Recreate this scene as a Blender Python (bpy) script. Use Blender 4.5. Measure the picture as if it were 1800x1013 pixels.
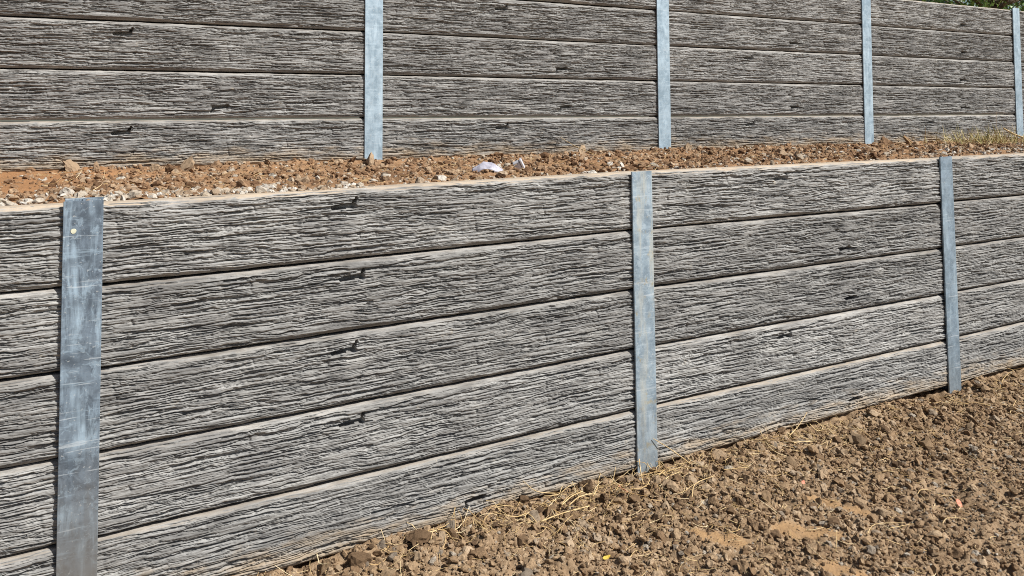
import bpy, math
import numpy as np
from mathutils import Matrix, Vector

for o in list(bpy.data.objects):
    bpy.data.objects.remove(o)
SC = bpy.context.scene
COL = SC.collection

# ------------------------------------------------------------------ camera
cd = bpy.data.cameras.new('camera')
cam = bpy.data.objects.new('camera', cd)
COL.objects.link(cam)
cd.sensor_width = 36.0
cd.sensor_fit = 'HORIZONTAL'
cd.lens = 1351.0 / 1800 * 36
cd.shift_y = -(506.5 - 140.75) / 1800
cd.clip_start = 0.05
cd.clip_end = 600
R_ = Vector((0.8836798, -0.4680526, 0.0060672))
U_ = Vector((-0.0155916, -0.0164774, 0.9997427))
F_ = Vector((0.4678322, 0.8835470, 0.0218584))
m = Matrix((R_, U_, -F_)).transposed().to_4x4()
m.translation = Vector((.0493, -2.5329, 1.5149))
cam.matrix_world = m
SC.camera = cam

# ------------------------------------------------------------------ light
SUN_AZ = math.radians(42)      # to the right of the wall normal
SUN_EL = math.radians(47)
sun_from = Vector((math.sin(SUN_AZ) * math.cos(SUN_EL), -math.cos(SUN_AZ) * math.cos(SUN_EL), math.sin(SUN_EL)))
w = bpy.data.worlds.new('World')
SC.world = w
w.use_nodes = True
wn = w.node_tree
sky = wn.nodes.new('ShaderNodeTexSky')
sky.sky_type = 'NISHITA'
sky.sun_disc = False
sky.sun_elevation = SUN_EL
sky.sun_rotation = math.atan2(sun_from.x, sun_from.y)
bg = wn.nodes['Background']
bg.inputs['Strength'].default_value = 0.05
wn.links.new(sky.outputs['Color'], bg.inputs['Color'])
sl = bpy.data.lights.new('sun', 'SUN')
sl.energy = 5.0
sl.angle = math.radians(0.5)
sl.color = (1.0, 0.965, 0.915)
sun = bpy.data.objects.new('sun', sl)
COL.objects.link(sun)
sun.rotation_euler = sun_from.to_track_quat('Z', 'Y').to_euler()
SC.view_settings.view_transform = 'Standard'
SC.view_settings.look = 'None'
SC.view_settings.gamma = 1.0
SC.view_settings.exposure = 0.5

rng = np.random.default_rng(7)

# ------------------------------------------------------------------ numpy noise
class Noise2:
    def __init__(self, seed, n=256):
        self.n = n
        self.t = np.random.default_rng(seed).random((n, n)).astype(np.float32) * 2 - 1
    def __call__(self, x, y):
        n = self.n
        xi = np.floor(x).astype(np.int64); yi = np.floor(y).astype(np.int64)
        fx = x - xi; fy = y - yi
        fx = fx * fx * fx * (fx * (fx * 6 - 15) + 10); fy = fy * fy * fy * (fy * (fy * 6 - 15) + 10)
        a = self.t[yi % n, xi % n]; b = self.t[yi % n, (xi + 1) % n]
        c = self.t[(yi + 1) % n, xi % n]; d = self.t[(yi + 1) % n, (xi + 1) % n]
        return (a * (1 - fx) + b * fx) * (1 - fy) + (c * (1 - fx) + d * fx) * fy

def fbm(nz, x, y, o=4, g=.5):
    s = 0; a = 1.0
    for i in range(o):
        s = s + a * nz(x * 2 ** i + 17.3 * i, y * 2 ** i + 9.1 * i)
        a *= g
    return s

def sstep(a, b, x):
    t = np.clip((x - a) / (b - a), 0, 1)
    return t * t * (3 - 2 * t)

# ------------------------------------------------------------------ mesh helpers
def mesh_from(name, V, Fs, smooth=False):
    """V (n,3); Fs list of (m,k) integer arrays with constant k each"""
    me = bpy.data.meshes.new(name)
    V = np.ascontiguousarray(V, dtype=np.float32)
    me.vertices.add(len(V)); me.vertices.foreach_set('co', V.ravel())
    loops = np.concatenate([np.asarray(f).ravel() for f in Fs]).astype(np.int32)
    sizes = np.concatenate([np.full(len(f), np.asarray(f).shape[1]) for f in Fs]).astype(np.int32)
    starts = np.concatenate([[0], np.cumsum(sizes)[:-1]]).astype(np.int32)
    me.loops.add(len(loops)); me.loops.foreach_set('vertex_index', loops)
    me.polygons.add(len(sizes)); me.polygons.foreach_set('loop_start', starts)
    me.polygons.foreach_set('use_smooth', np.full(len(sizes), smooth))
    me.update(calc_edges=True); me.validate()
    return me

def attr(me, name, vals):
    a = me.attributes.new(name, 'FLOAT', 'POINT')
    a.data.foreach_set('value', np.ascontiguousarray(vals, dtype=np.float32))

def grid_faces(nu, nv, flip=False):
    i = np.arange(nv - 1)[:, None] * nu + np.arange(nu - 1)[None, :]
    q = np.stack([i, i + 1, i + 1 + nu, i + nu], -1).reshape(-1, 4)
    return q[:, ::-1] if flip else q

def obj(name, me, mat=None, parent=None, mw=None):
    o = bpy.data.objects.new(name, me)
    COL.objects.link(o)
    if mat is not None and me is not None and not me.materials:
        me.materials.append(mat)
    if parent is not None:
        o.parent = parent
    if mw is not None:
        o.matrix_local = mw
    return o

def tag(o, label=None, cat=None, group=None, kind=None):
    if label: o['label'] = label
    if cat: o['category'] = cat
    if group: o['group'] = group
    if kind: o['kind'] = kind
    return o

class MB:
    def __init__(self): self.V = []; self.F = {}; self.n = 0
    def add(self, V, F):
        V = np.asarray(V, float); F = np.asarray(F)
        self.F.setdefault(F.shape[1], []).append(F + self.n)
        self.V.append(V); self.n += len(V)
    def box(self, a, b):
        x0, y0, z0 = a; x1, y1, z1 = b
        V = [(x0, y0, z0), (x1, y0, z0), (x1, y1, z0), (x0, y1, z0), (x0, y0, z1), (x1, y0, z1), (x1, y1, z1), (x0, y1, z1)]
        self.add(V, [(0, 3, 2, 1), (4, 5, 6, 7), (0, 1, 5, 4), (1, 2, 6, 5), (2, 3, 7, 6), (3, 0, 4, 7)])
    def tube(self, P, r0, r1=None, k=5, cap=True):
        P = np.asarray(P, float); n = len(P)
        r1 = r0 if r1 is None else r1
        T = np.gradient(P, axis=0); T /= np.linalg.norm(T, axis=1)[:, None] + 1e-12
        ref = np.array([0.31, 0.17, 0.93])
        A = np.cross(T, ref); A /= np.linalg.norm(A, axis=1)[:, None] + 1e-9
        B = np.cross(T, A)
        rr = np.linspace(r0, r1, n)
        an = np.arange(k) * 2 * np.pi / k
        V = P[:, None] + rr[:, None, None] * (np.cos(an)[None, :, None] * A[:, None] + np.sin(an)[None, :, None] * B[:, None])
        i = np.arange(n - 1)[:, None] * k + np.arange(k)[None]
        j = np.arange(n - 1)[:, None] * k + (np.arange(k)[None] + 1) % k
        q = np.stack([i, j, j + k, i + k], -1).reshape(-1, 4)
        self.add(V.reshape(-1, 3), q)
        if cap:
            base = self.n - n * k
            for s in (0, n - 1):
                idx = base + s * k + np.arange(k)
                self.F.setdefault(k, []).append((idx if s else idx[::-1])[None])
    def mesh(self, name, smooth=False):
        return mesh_from(name, np.concatenate(self.V), [np.concatenate(f) for f in self.F.values()], smooth)

# ------------------------------------------------------------------ materials
class NT:
    def __init__(self, name):
        self.m = bpy.data.materials.new(name); self.m.use_nodes = True
        self.t = self.m.node_tree; self.b = self.t.nodes['Principled BSDF']
    def n(self, kind, **kw):
        x = self.t.nodes.new(kind)
        for k, v in kw.items(): setattr(x, k, v)
        return x
    def l(self, a, b): self.t.links.new(a, b)
    def put(self, sock, v):
        if isinstance(v, bpy.types.NodeSocket): self.l(v, sock)
        elif isinstance(v, (tuple, list)): sock.default_value = tuple(v) + ((1,) if len(v) == 3 and sock.type == 'RGBA' else ())
        else: sock.default_value = v
    def math(self, op, a, b=0.0, clamp=False):
        x = self.n('ShaderNodeMath', operation=op); x.use_clamp = clamp
        self.put(x.inputs[0], a); self.put(x.inputs[1], b); return x.outputs[0]
    def mix(self, f, a, b, mode='MIX'):
        x = self.n('ShaderNodeMix', data_type='RGBA', blend_type=mode)
        self.put(x.inputs[0], f); self.put(x.inputs[6], a); self.put(x.inputs[7], b); return x.outputs[2]
    def ramp(self, f, lo, hi, a=0.0, b=1.0):
        x = self.n('ShaderNodeMapRange', interpolation_type='SMOOTHSTEP')
        self.put(x.inputs[0], f); x.inputs[1].default_value = lo; x.inputs[2].default_value = hi
        x.inputs[3].default_value = a; x.inputs[4].default_value = b; return x.outputs[0]
    def coords(self, kind='Object', scale=(1, 1, 1), off=None):
        tc = self.n('ShaderNodeTexCoord'); mp = self.n('ShaderNodeMapping')
        self.l(tc.outputs[kind], mp.inputs[0]); mp.inputs[3].default_value = scale
        if off is not None: self.l(off, mp.inputs[1])
        return mp.outputs[0]
    def noise(self, v, scale, detail=4, rough=.6, dist=0.0):
        x = self.n('ShaderNodeTexNoise'); self.l(v, x.inputs['Vector'])
        x.inputs['Scale'].default_value = scale; x.inputs['Detail'].default_value = detail
        x.inputs['Roughness'].default_value = rough; x.inputs['Distortion'].default_value = dist
        return x.outputs['Fac']
    def bump(self, h, strength, dist):
        x = self.n('ShaderNodeBump'); x.inputs['Strength'].default_value = strength; x.inputs['Distance'].default_value = dist
        self.l(h, x.inputs['Height']); self.l(x.outputs[0], self.b.inputs['Normal'])
    def attr(self, name):
        x = self.n('ShaderNodeAttribute'); x.attribute_name = name; return x.outputs['Fac']
    def rand(self):
        return self.n('ShaderNodeObjectInfo').outputs['Random']
    def done(self, color=None, rough=.85, spec=.3, metal=0.0):
        if color is not None: self.put(self.b.inputs['Base Color'], color)
        self.put(self.b.inputs['Roughness'], rough); self.put(self.b.inputs['Metallic'], metal)
        self.b.inputs['Specular IOR Level'].default_value = spec
        return self.m

def mat_sleeper():
    k = NT('moulded_concrete')
    oi = k.n('ShaderNodeObjectInfo')
    cmb = k.n('ShaderNodeCombineXYZ')
    k.l(k.math('MULTIPLY', oi.outputs['Random'], 37.0), cmb.inputs[0]); k.l(k.math('MULTIPLY', oi.outputs['Random'], 11.0), cmb.inputs[2])
    v = k.coords('Object', (1, 1, 1), cmb.outputs[0])
    vg = k.coords('Object', (4, 4, 60), cmb.outputs[0])
    vb = k.coords('Object', (1.6, 1.6, 5), cmb.outputs[0])
    c = k.mix(k.ramp(k.noise(vg, 1.6, 5, .7), .36, .62), (.165, .163, .157), (.358, .355, .342))
    vf = k.coords('Object', (7, 7, 190), cmb.outputs[0])
    c = k.mix(k.ramp(k.noise(vf, 1.5, 4, .7, .3), .54, .68, 0, .42), c, (.50, .495, .47))  # bright highlights of the grain ledges, painted into the colour as random streaks
    c = k.mix(k.ramp(k.noise(vf, 1.1, 4, .7, .3), .56, .68, 0, .45), c, (.085, .081, .076))
    c = k.mix(k.ramp(k.noise(vb, 1.7, 5, .65), .42, .66, 0, .55), c, (.112, .109, .106))          # dark stain in the cast
    c = k.mix(k.ramp(k.noise(vb, 3.1, 3, .6, .5), .55, .72, 0, .35), c, (.38, .37, .34))      # chalky bloom
    c = k.mix(k.ramp(k.noise(v, 240, 2, .5), .56, .7, 0, .30), c, (.13, .127, .12))
    vr = k.coords('Object', (9, 9, .9), cmb.outputs[0])                                         # water runs
    c = k.mix(k.ramp(k.noise(vr, 1.4, 4, .65, .3), .56, .74, 0, .30), c, (.40, .385, .355))
    c = k.mix(k.ramp(k.noise(vr, 1.1, 4, .65, .3), .60, .76, 0, .35), c, (.12, .112, .10))
    c = k.mix(k.ramp(k.noise(v, 14, 5, .75), .63, .72, 0, .5), c, (.42, .37, .29))              # dried mud specks
    sepc = k.n('ShaderNodeSeparateColor'); k.l(oi.outputs['Color'], sepc.inputs[0])
    geo = k.n('ShaderNodeNewGeometry'); sn = k.n('ShaderNodeSeparateXYZ'); k.l(geo.outputs['Normal'], sn.inputs[0])
    sp = k.n('ShaderNodeSeparateXYZ'); k.l(geo.outputs['Position'], sp.inputs[0])
    # tan dust on the top row; top edges of lower rows tinted more weakly
    du = k.math('MULTIPLY', k.ramp(sn.outputs[2], .50, .92), k.attr('edge'))
    dn = k.ramp(k.noise(v, 9, 4, .6), .25, .6, .55, 1.0)
    c = k.mix(k.math('MULTIPLY', k.math('MULTIPLY', du, dn), sepc.outputs[0]), c, (.42, .34, .25))
    # clay splashes near the soil
    hz = k.math('SUBTRACT', sp.outputs[2], sepc.outputs[2])
    sv = k.coords('Object', (3, 3, 14), cmb.outputs[0])
    hzn = k.math('ADD', hz, k.math('MULTIPLY', k.math('SUBTRACT', k.noise(sv, 2.2, 5, .65), .5), -.34))
    c = k.mix(k.math('MULTIPLY', k.ramp(hzn, -.02, .12, .68, 0), sepc.outputs[1]), c, (.40, .30, .19))
    tone = k.math('ADD', .85, k.math('MULTIPLY', oi.outputs['Random'], .26))
    hs = k.n('ShaderNodeHueSaturation'); k.l(tone, hs.inputs['Value']); k.l(c, hs.inputs['Color'])
    h = k.math('ADD', k.noise(vg, 5, 4, .6), k.math('MULTIPLY', k.noise(v, 160, 2, .6), .5))
    k.bump(h, .6, .0026)
    return k.done(hs.outputs[0], .9, .25)

def mat_post(name, dark, light, oxide, rust=0.0, dirt_z=0.0, dirt=0.0, seed=0.0, stain=.5):
    k = NT(name)
    cmb = k.n('ShaderNodeCombineXYZ')
    for i in range(3): cmb.inputs[i].default_value = seed * (i + 1.7)
    v = k.coords('Object', (1, 1, 1), cmb.outputs[0])
    vs = k.coords('Object', (17, 17, 2.2), cmb.outputs[0])      # long drips
    vx = k.coords('Object', (3, 3, 46), cmb.outputs[0])         # rub marks across
    c = k.mix(k.ramp(k.noise(v, 16, 6, .72, .6), .40, .60), dark, light)
    c = k.mix(k.ramp(k.noise(v, 38, 4, .7, .8), .54, .64, 0, .45), c, oxide)
    c = k.mix(k.math('MULTIPLY', k.ramp(k.noise(vs, 1.5, 5, .7, .6), .42, .66, 0, stain * 1.4), k.ramp(k.noise(v, 5, 3, .6), .35, .6)), c, oxide)
    c = k.mix(k.ramp(k.noise(vx, 1.2, 4, .75, .4), .56, .68, 0, .5), c, oxide)
    c = k.mix(k.ramp(k.noise(v, 95, 3, .6), .64, .69, 0, .6), c, (.60, .63, .63))
    vo = k.n('ShaderNodeTexVoronoi'); k.l(v, vo.inputs['Vector']); vo.inputs['Scale'].default_value = 90            # zinc spangle
    c = k.mix(k.math('MULTIPLY', vo.outputs['Color'], .30), c, light)
    for sc_, rot in ((34, .5), (52, -.8), (24, 1.2)):                                                                # scratches
        mp = k.n('ShaderNodeMapping'); k.l(v, mp.inputs[0]); mp.inputs[2].default_value = (0, rot, 0); mp.inputs[3].default_value = (1.3, 1, sc_)
        c = k.mix(k.ramp(k.noise(mp.outputs[0], 2.6, 3, .6), .665, .69, 0, .55), c, (.58, .65, .70))
    if rust:
        c = k.mix(k.ramp(k.noise(v, 17, 5, .7), .56, .68, 0, rust), c, (.42, .34, .17))
        c = k.mix(k.ramp(k.noise(vs, 1.1, 4, .6), .5, .66, 0, rust), c, (.55, .56, .50))
    if dirt:
        sp = k.n('ShaderNodeSeparateXYZ'); tc = k.n('ShaderNodeTexCoord'); k.l(tc.outputs['Object'], sp.inputs[0])
        hz = k.math('ADD', sp.outputs[2], k.math('MULTIPLY', k.noise(vs, 1.3, 3, .6), .35))
        c = k.mix(k.ramp(hz, dirt_z - .2, dirt_z + .35, dirt, 0), c, (.185, .172, .152))
    h = k.math('ADD', k.noise(v, 60, 4, .6), k.noise(vx, 2, 2, .6))
    k.bump(h, .12, .002)
    return k.done(c, k.ramp(k.noise(v, 20, 3), .3, .7, .42, .62), .45, .35)

def mat_soil(name, cols, patch=(.38, .238, .122)):
    k = NT(name)
    v = k.coords('Object')
    c = k.mix(k.ramp(k.noise(v, 5, 6, .65), .36, .64), cols[0], cols[1])
    c = k.mix(k.ramp(k.noise(v, 60, 4, .7), .45, .68, 0, .7), c, cols[2])
    c = k.mix(k.ramp(k.noise(v, 190, 3, .7), .52, .7, 0, .5), c, cols[3])
    pt = k.attr('patch')
    c = k.mix(k.math('MULTIPLY', pt, k.ramp(k.noise(v, 34, 4, .6), .25, .6, .6, 1)), c, patch)
    h = k.math('ADD', k.noise(v, 120, 5, .7), k.math('MULTIPLY', k.noise(v, 420, 3, .7), .5))
    k.bump(h, .8, .006)
    return k.done(c, .95, .1)

def mat_clod(name, cols, use_obj=False):
    k = NT(name)
    t = k.rand() if use_obj else k.attr('tint')
    cr = k.n('ShaderNodeValToRGB'); k.l(t, cr.inputs[0])
    e = cr.color_ramp.elements
    while len(e) < len(cols): e.new(.5)
    for i, (p, col) in enumerate(cols):
        e[i].position = p; e[i].color = tuple(col) + (1,)
    v = k.coords('Object')
    c = k.mix(k.ramp(k.noise(v, 130, 4, .7), .35, .7, 0, .55), cr.outputs[0], cols[0][1])
    h = k.math('ADD', k.noise(v, 150, 4, .7), k.noise(v, 500, 2, .7))
    k.bump(h, .7, .004)
    return k.done(c, .95, .12)

def mat_plain(name, a, b, scale=20, rough=.7, spec=.3, bump=0.0, trans=0.0):
    k = NT(name)
    v = k.coords('Object')
    c = k.mix(k.ramp(k.noise(v, scale, 4, .6), .35, .65), a, b)
    if bump: k.bump(k.noise(v, scale * 2, 4, .6), bump, .003)
    if trans: k.b.inputs['Subsurface Weight'].default_value = trans; k.b.inputs['Subsurface Radius'].default_value = (.01, .01, .01)
    return k.done(c, rough, spec)

def mat_tinted(name, cols, rough=.7):
    k = NT(name)
    cr = k.n('ShaderNodeValToRGB'); k.l(k.attr('tint'), cr.inputs[0])
    e = cr.color_ramp.elements
    while len(e) < len(cols): e.new(.5)
    for i, (p, col) in enumerate(cols):
        e[i].position = p; e[i].color = tuple(col) + (1,)
    return k.done(cr.outputs[0], rough, .2)

M_SLEEPER = mat_sleeper()
LOW_COLS = ((.218, .146, .086), (.312, .216, .132), (.41, .304, .197), (.10, .064, .037))
UP_COLS = ((.22, .122, .062), (.32, .188, .10), (.40, .272, .165), (.10, .055, .03))
M_SOIL = mat_soil('bare_clay_soil', LOW_COLS)
M_SOIL_UP = mat_soil('reddish_terrace_soil', UP_COLS, (.36, .185, .085))
LOWC = [(0, (.10, .064, .038)), (.22, (.24, .156, .09)), (.5, (.355, .246, .147)), (.8, (.49, .37, .248)), (.88, (.27, .225, .175)), (1, (.52, .47, .39))]
UPC = [(0, (.09, .05, .027)), (.3, (.235, .138, .077)), (.6, (.365, .238, .142)), (.85, (.48, .355, .235)), (.93, (.42, .37, .30)), (1, (.58, .54, .46))]
M_CLOD = mat_clod('soil_crumb', LOWC)
M_CLOD_O = mat_clod('soil_lump', LOWC[:5], True)
M_CLOD_UP = mat_clod('terrace_crumb', UPC)
M_CLOD_UP_O = mat_clod('terrace_lump', UPC[:4], True)
M_GRAVEL = mat_clod('crushed_stone', [(0, (.28, .19, .12)), (.3, (.39, .325, .245)), (.65, (.48, .44, .37)), (1, (.60, .58, .53))])
STRAW = [(0, (.30, .19, .085)), (.4, (.50, .345, .16)), (.8, (.62, .47, .25)), (1, (.70, .58, .37))]
M_STRAW = mat_tinted('dry_straw', STRAW)
M_STRAW1 = mat_plain('pale_straw', (.48, .33, .15), (.66, .50, .27), 60)
M_TWIG = mat_plain('dark_twig', (.07, .045, .03), (.14, .095, .06), 60)

# ------------------------------------------------------------------ the two sleeper moulds
HR = .24056                            # one row
SL, SH, ST = 2.0080, HR - .0070, 0.078      # length, height, thickness
def seg_dist(U, V, a, b):
    ax, ay = a; bx, by = b
    dx, dy = bx - ax, by - ay
    t = np.clip(((U - ax) * dx + (V - ay) * dy) / (dx * dx + dy * dy), 0, 1)
    return np.hypot(U - ax - t * dx, V - ay - t * dy), t

def make_mould(seed, ku):
    nu, nv = 760, 182
    u = np.linspace(0, SL, nu); v = np.linspace(0, SH, nv)
    U, V = np.meshgrid(u, v)
    n1, n2, n3, n4, n5, n6 = [Noise2(seed * 10 + i) for i in range(6)]
    r = np.random.default_rng(seed)
    wv = V + .0070 * n1(U * 1.7, V * 7) + .0036 * n2(U * 5.5, V * 18) + .0018 * n3(U * 15, V * 38) + .0016 * n4(U * 46, V * 80)
    # grain bends round the knots
    knots = [(ku, .176, .009, .06), (.36, .134, .007, .03), (1.03, .10, .007, .03), (ku + .02, .08, .005, .02), (1.36, .144, .007, .035), (1.66, .072, .007, .03), (1.87, .156, .006, .03), (.62, .06, .005, .03), (1.16, .19, .005, .025)]
    for uk, vk, a, su in knots:
        d = V - vk
        wv = wv - np.tanh(d / .006) * a * np.exp(-((U - uk) / su) ** 2) * np.exp(-np.abs(d) / .02)
    H = np.zeros_like(U)
    crack = np.zeros_like(U)
    for j, (ns, amp, fr, cd_) in enumerate([(7, .0030, 3.2, .0070), (16, .0042, 6.5, .0115), (31, .0048, 11., .0100), (56, .0036, 18., .0055)]):
        nn = [n4, n5, n6, n2][j]
        s = wv / SH * ns + 40 + j * 13
        s = s + .38 * n3(U * 2.4 + j * 31, s * .9) + .12 * n1(U * 9 + j * 7, s * 1.3)
        i = np.floor(s); f = s - i
        # every fibre has a level of its own that changes in abrupt splintered ends
        ph = np.mod(np.sin(i * 127.1 + j * 3.3) * 43758.5, 1.0)
        x = U * fr + ph * 23
        xi = np.floor(x); fx = x - xi
        fx = sstep(.22, .78, fx + .14 * n5(U * 30, V * 160))
        T = nn.t; n = nn.n
        a = T[(i.astype(int)) % n, xi.astype(int) % n]; b = T[i.astype(int) % n, (xi.astype(int) + 1) % n]
        lev = a * (1 - fx) + b * fx
        H += amp * lev
        H += amp * .42 * (1 - (2 * f - 1) ** 2 * 1.0)
        H -= amp * .35 * (f - .5) * n6(U * 3, i * .77)
        # open checks between fibres
        mk = sstep(.0, .5, nn(U * fr * 1.1 + 51, i * 1.37 + .5) + .40 * n6(U * fr * 4.1, i * 2.1))
        wid = (.085, .12, .16, .2)[j]
        crack = np.maximum(crack, cd_ * mk * np.exp(-(np.minimum(f, 1 - f) / wid) ** 2))
    H -= crack
    H += .0020 * fbm(n2, U * 70, V * 170, 3, .6) - .0030 * sstep(.45, .8, n5(U * 55 + 9, V * 120)) + .0018 * n1(U * 3.1, V * 14)
    # short cross breaks, with a smoother patch on one side
    for (cu, v0, v1, sgn) in [(.085 if seed % 2 else .105, .198, .10, 1), (1.25, .14, .06, 1), (1.93, .11, .036, -1), (.47, .20, .165, -1), (1.55, .13, .085, 1), (.70, .09, .055, -1), (1.78, .195, .15, 1)]:
        cu = cu + r.uniform(-.01, .01)
        cuv = cu + .012 * (v0 - V) / .08 + .004 * n3(U * 0 + cu * 9, V * 90)
        win = sstep(v1 - .008, v1 + .006, V) * (1 - sstep(v0 - .006, v0 + .008, V))
        H -= .0034 * win * np.exp(-((U - cuv) / .0036) ** 2)
        pw = win * sstep(0, .004, sgn * (cuv - U)) * (1 - sstep(.03, .06, sgn * (cuv - U)))
        H = H * (1 - .45 * pw)
    # nubs
    for uk, vk, a, su in knots[1:]:
        d2 = ((U - uk) / (su * .45)) ** 2 + ((V - vk) / .0075) ** 2
        H += .0035 * np.exp(-d2)
        H -= .0065 * np.exp(-(((U - uk - .006) / .006) ** 2 + ((V - vk - .005) / .0035) ** 2))
    # the long open knot with its checks
    kv = .176
    hole = np.zeros_like(U)
    for a, b, ra, rb, dep in [((-.066, -.003), (.000, .001), .0088, .0094, .040), ((-.003, .002), (.011, .026), .0074, .0046, .036),
                              ((-.06, .002), (-.20, -.008), .0040, .0018, .010), ((-.04, .011), (-.13, .008), .0022, .0014, .007),
                              ((.006, .023), (.07, .025), .0030, .0024, .010), ((.07, .025), (.20, .014), .0024, .0014, .007), ((0, -.004), (.036, -.004), .0040, .0018, .010)]:
        d, t = seg_dist(U, V + .0022 * n3(U * 24, V * 0 + 3), (ku + a[0], kv + a[1]), (ku + b[0], kv + b[1]))
        rad = ra + (rb - ra) * t
        hole = np.maximum(hole, dep * (1 - sstep(rad * .82, rad * 1.15, d)))
    d2 = ((U - ku - .02) / .003) ** 2
    sm = ((U - ku - .02) / .007) ** 2 + ((V - .08) / .006) ** 2
    hole = np.maximum(hole, .009 * (1 - sstep(.6, 1.5, sm)))
    H = np.where(H > .0035, .0035 + .30 * (H - .0035), H) - hole
    # rolled edges: top, bottom and the two ends
    bh, bd = .024, .017
    tt = np.clip((V - (SH - bh)) / bh, 0, 1); tb = np.clip((bh * .8 - V) / (bh * .8), 0, 1)
    te = np.maximum(np.clip((.014 - U) / .014, 0, 1), np.clip((U - SL + .014) / .014, 0, 1))
    wob = 1 + .3 * n1(U * 9, V * 0 + 2) + .2 * n2(U * 31, V * 0 + 5)
    tt = np.clip(tt * (1 + .08 * n2(U * 11, V * 0 + 1) + .06 * n3(U * 37, V * 0 + 8)), 0, 1); tb = np.clip(tb * (1 + .08 * n4(U * 12, V * 0 + 4) + .06 * n5(U * 41, V * 0 + 2)), 0, 1)
    fade = 1 - .84 * sstep(.12, .75, np.maximum(tt, tb) * wob)
    H = H * fade * (1 - .8 * te)
    H -= bd * (1 - np.sqrt(np.clip(1 - np.maximum(tt, tb) ** 2.2, 0, 1))) + .006 * te ** 2
    H += .002
    EDGE = sstep(.12, .6, np.maximum(tt, tb)).ravel()
    P = np.stack([U, -H, V], -1).reshape(-1, 3)       # the face looks to -y
    P[:, 0] -= SL / 2; P[:, 2] -= SH / 2
    faces = [grid_faces(nu, nv)]
    # plain back, top, bottom and ends
    nB = len(P)
    top = np.arange(nu) + (nv - 1) * nu; bot = np.arange(nu)
    bt = P[top].copy(); bt[:, 1] = ST; bb = P[bot].copy(); bb[:, 1] = ST
    P = np.concatenate([P, bt, bb, P[top], P[bot], bt, bb])
    o = nB
    iT, iB, iT2, iB2 = o + np.arange(nu), o + nu + np.arange(nu), o + 2 * nu + np.arange(nu), o + 3 * nu + np.arange(nu)
    iT3, iB3 = o + 4 * nu + np.arange(nu), o + 5 * nu + np.arange(nu)
    faces.append(np.stack([iT2[:-1], iT2[1:], iT[1:], iT[:-1]], -1))
    faces.append(np.stack([iB[:-1], iB[1:], iB2[1:], iB2[:-1]], -1))
    faces.append(np.stack([iT3[:-1], iT3[1:], iB3[1:], iB3[:-1]], -1))
    col0 = np.arange(nv) * nu
    for s, c in ((0, col0), (1, col0 + nu - 1)):
        k = len(P); e = P[c].copy(); e[:, 1] = ST
        P = np.concatenate([P, P[c], e])
        a = k + np.arange(nv); b = k + nv + np.arange(nv)
        q = np.stack([a[:-1], a[1:], b[1:], b[:-1]], -1)
        faces.append(q if s == 0 else q[:, ::-1])
    me = mesh_from('sleeper', P, faces, True)
    attr(me, 'edge', np.concatenate([EDGE, np.ones(len(P) - len(EDGE))]))
    me.materials.append(M_SLEEPER)
    return me

MOULD = {'A': make_mould(3, .797), 'B': make_mould(4, .825)}

# ------------------------------------------------------------------ walls
D = 2.01955
PW, PT = .1022, .0080
def post_mesh(z0, z1, mat, low=0.0):
    mb = MB()
    y0 = -.0165                       # front face of the flange
    e = .0012
    def plate(xa, xb, ya, yb, z1=z1):
        # bevelled plate
        prof = np.array([(xa + e, ya), (xb - e, ya), (xb, ya + e), (xb, yb - e), (xb - e, yb), (xa + e, yb), (xa, yb - e), (xa, ya + e)])
        zs = np.concatenate([np.linspace(z0, z1 - .001, 14), [z1]])
        V = []
        for i, z in enumerate(zs):
            s = .985 if i == len(zs) - 1 else 1.0
            c = prof.mean(0)
            pr = c + (prof - c) * s
            V.append(np.c_[pr, np.full(8, z)])
        V = np.concatenate(V)
        i = np.arange(len(zs) - 1)[:, None] * 8 + np.arange(8)[None]
        j = np.arange(len(zs) - 1)[:, None] * 8 + (np.arange(8)[None] + 1) % 8
        mb.add(V, np.stack([i, j, j + 8, i + 8], -1).reshape(-1, 4))
        mb.F.setdefault(8, []).append((mb.n - 8 + np.arange(8))[None])
    plate(-PW / 2, PW / 2, y0, y0 + PT)
    plate(-.0028, .0028, y0 + PT + .0002, .0845, z1 - low)
    plate(-PW / 2, PW / 2, .0847, .0847 + PT, z1 - low)
    me = mb.mesh('post')
    me.materials.append(mat)
    return me

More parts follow.
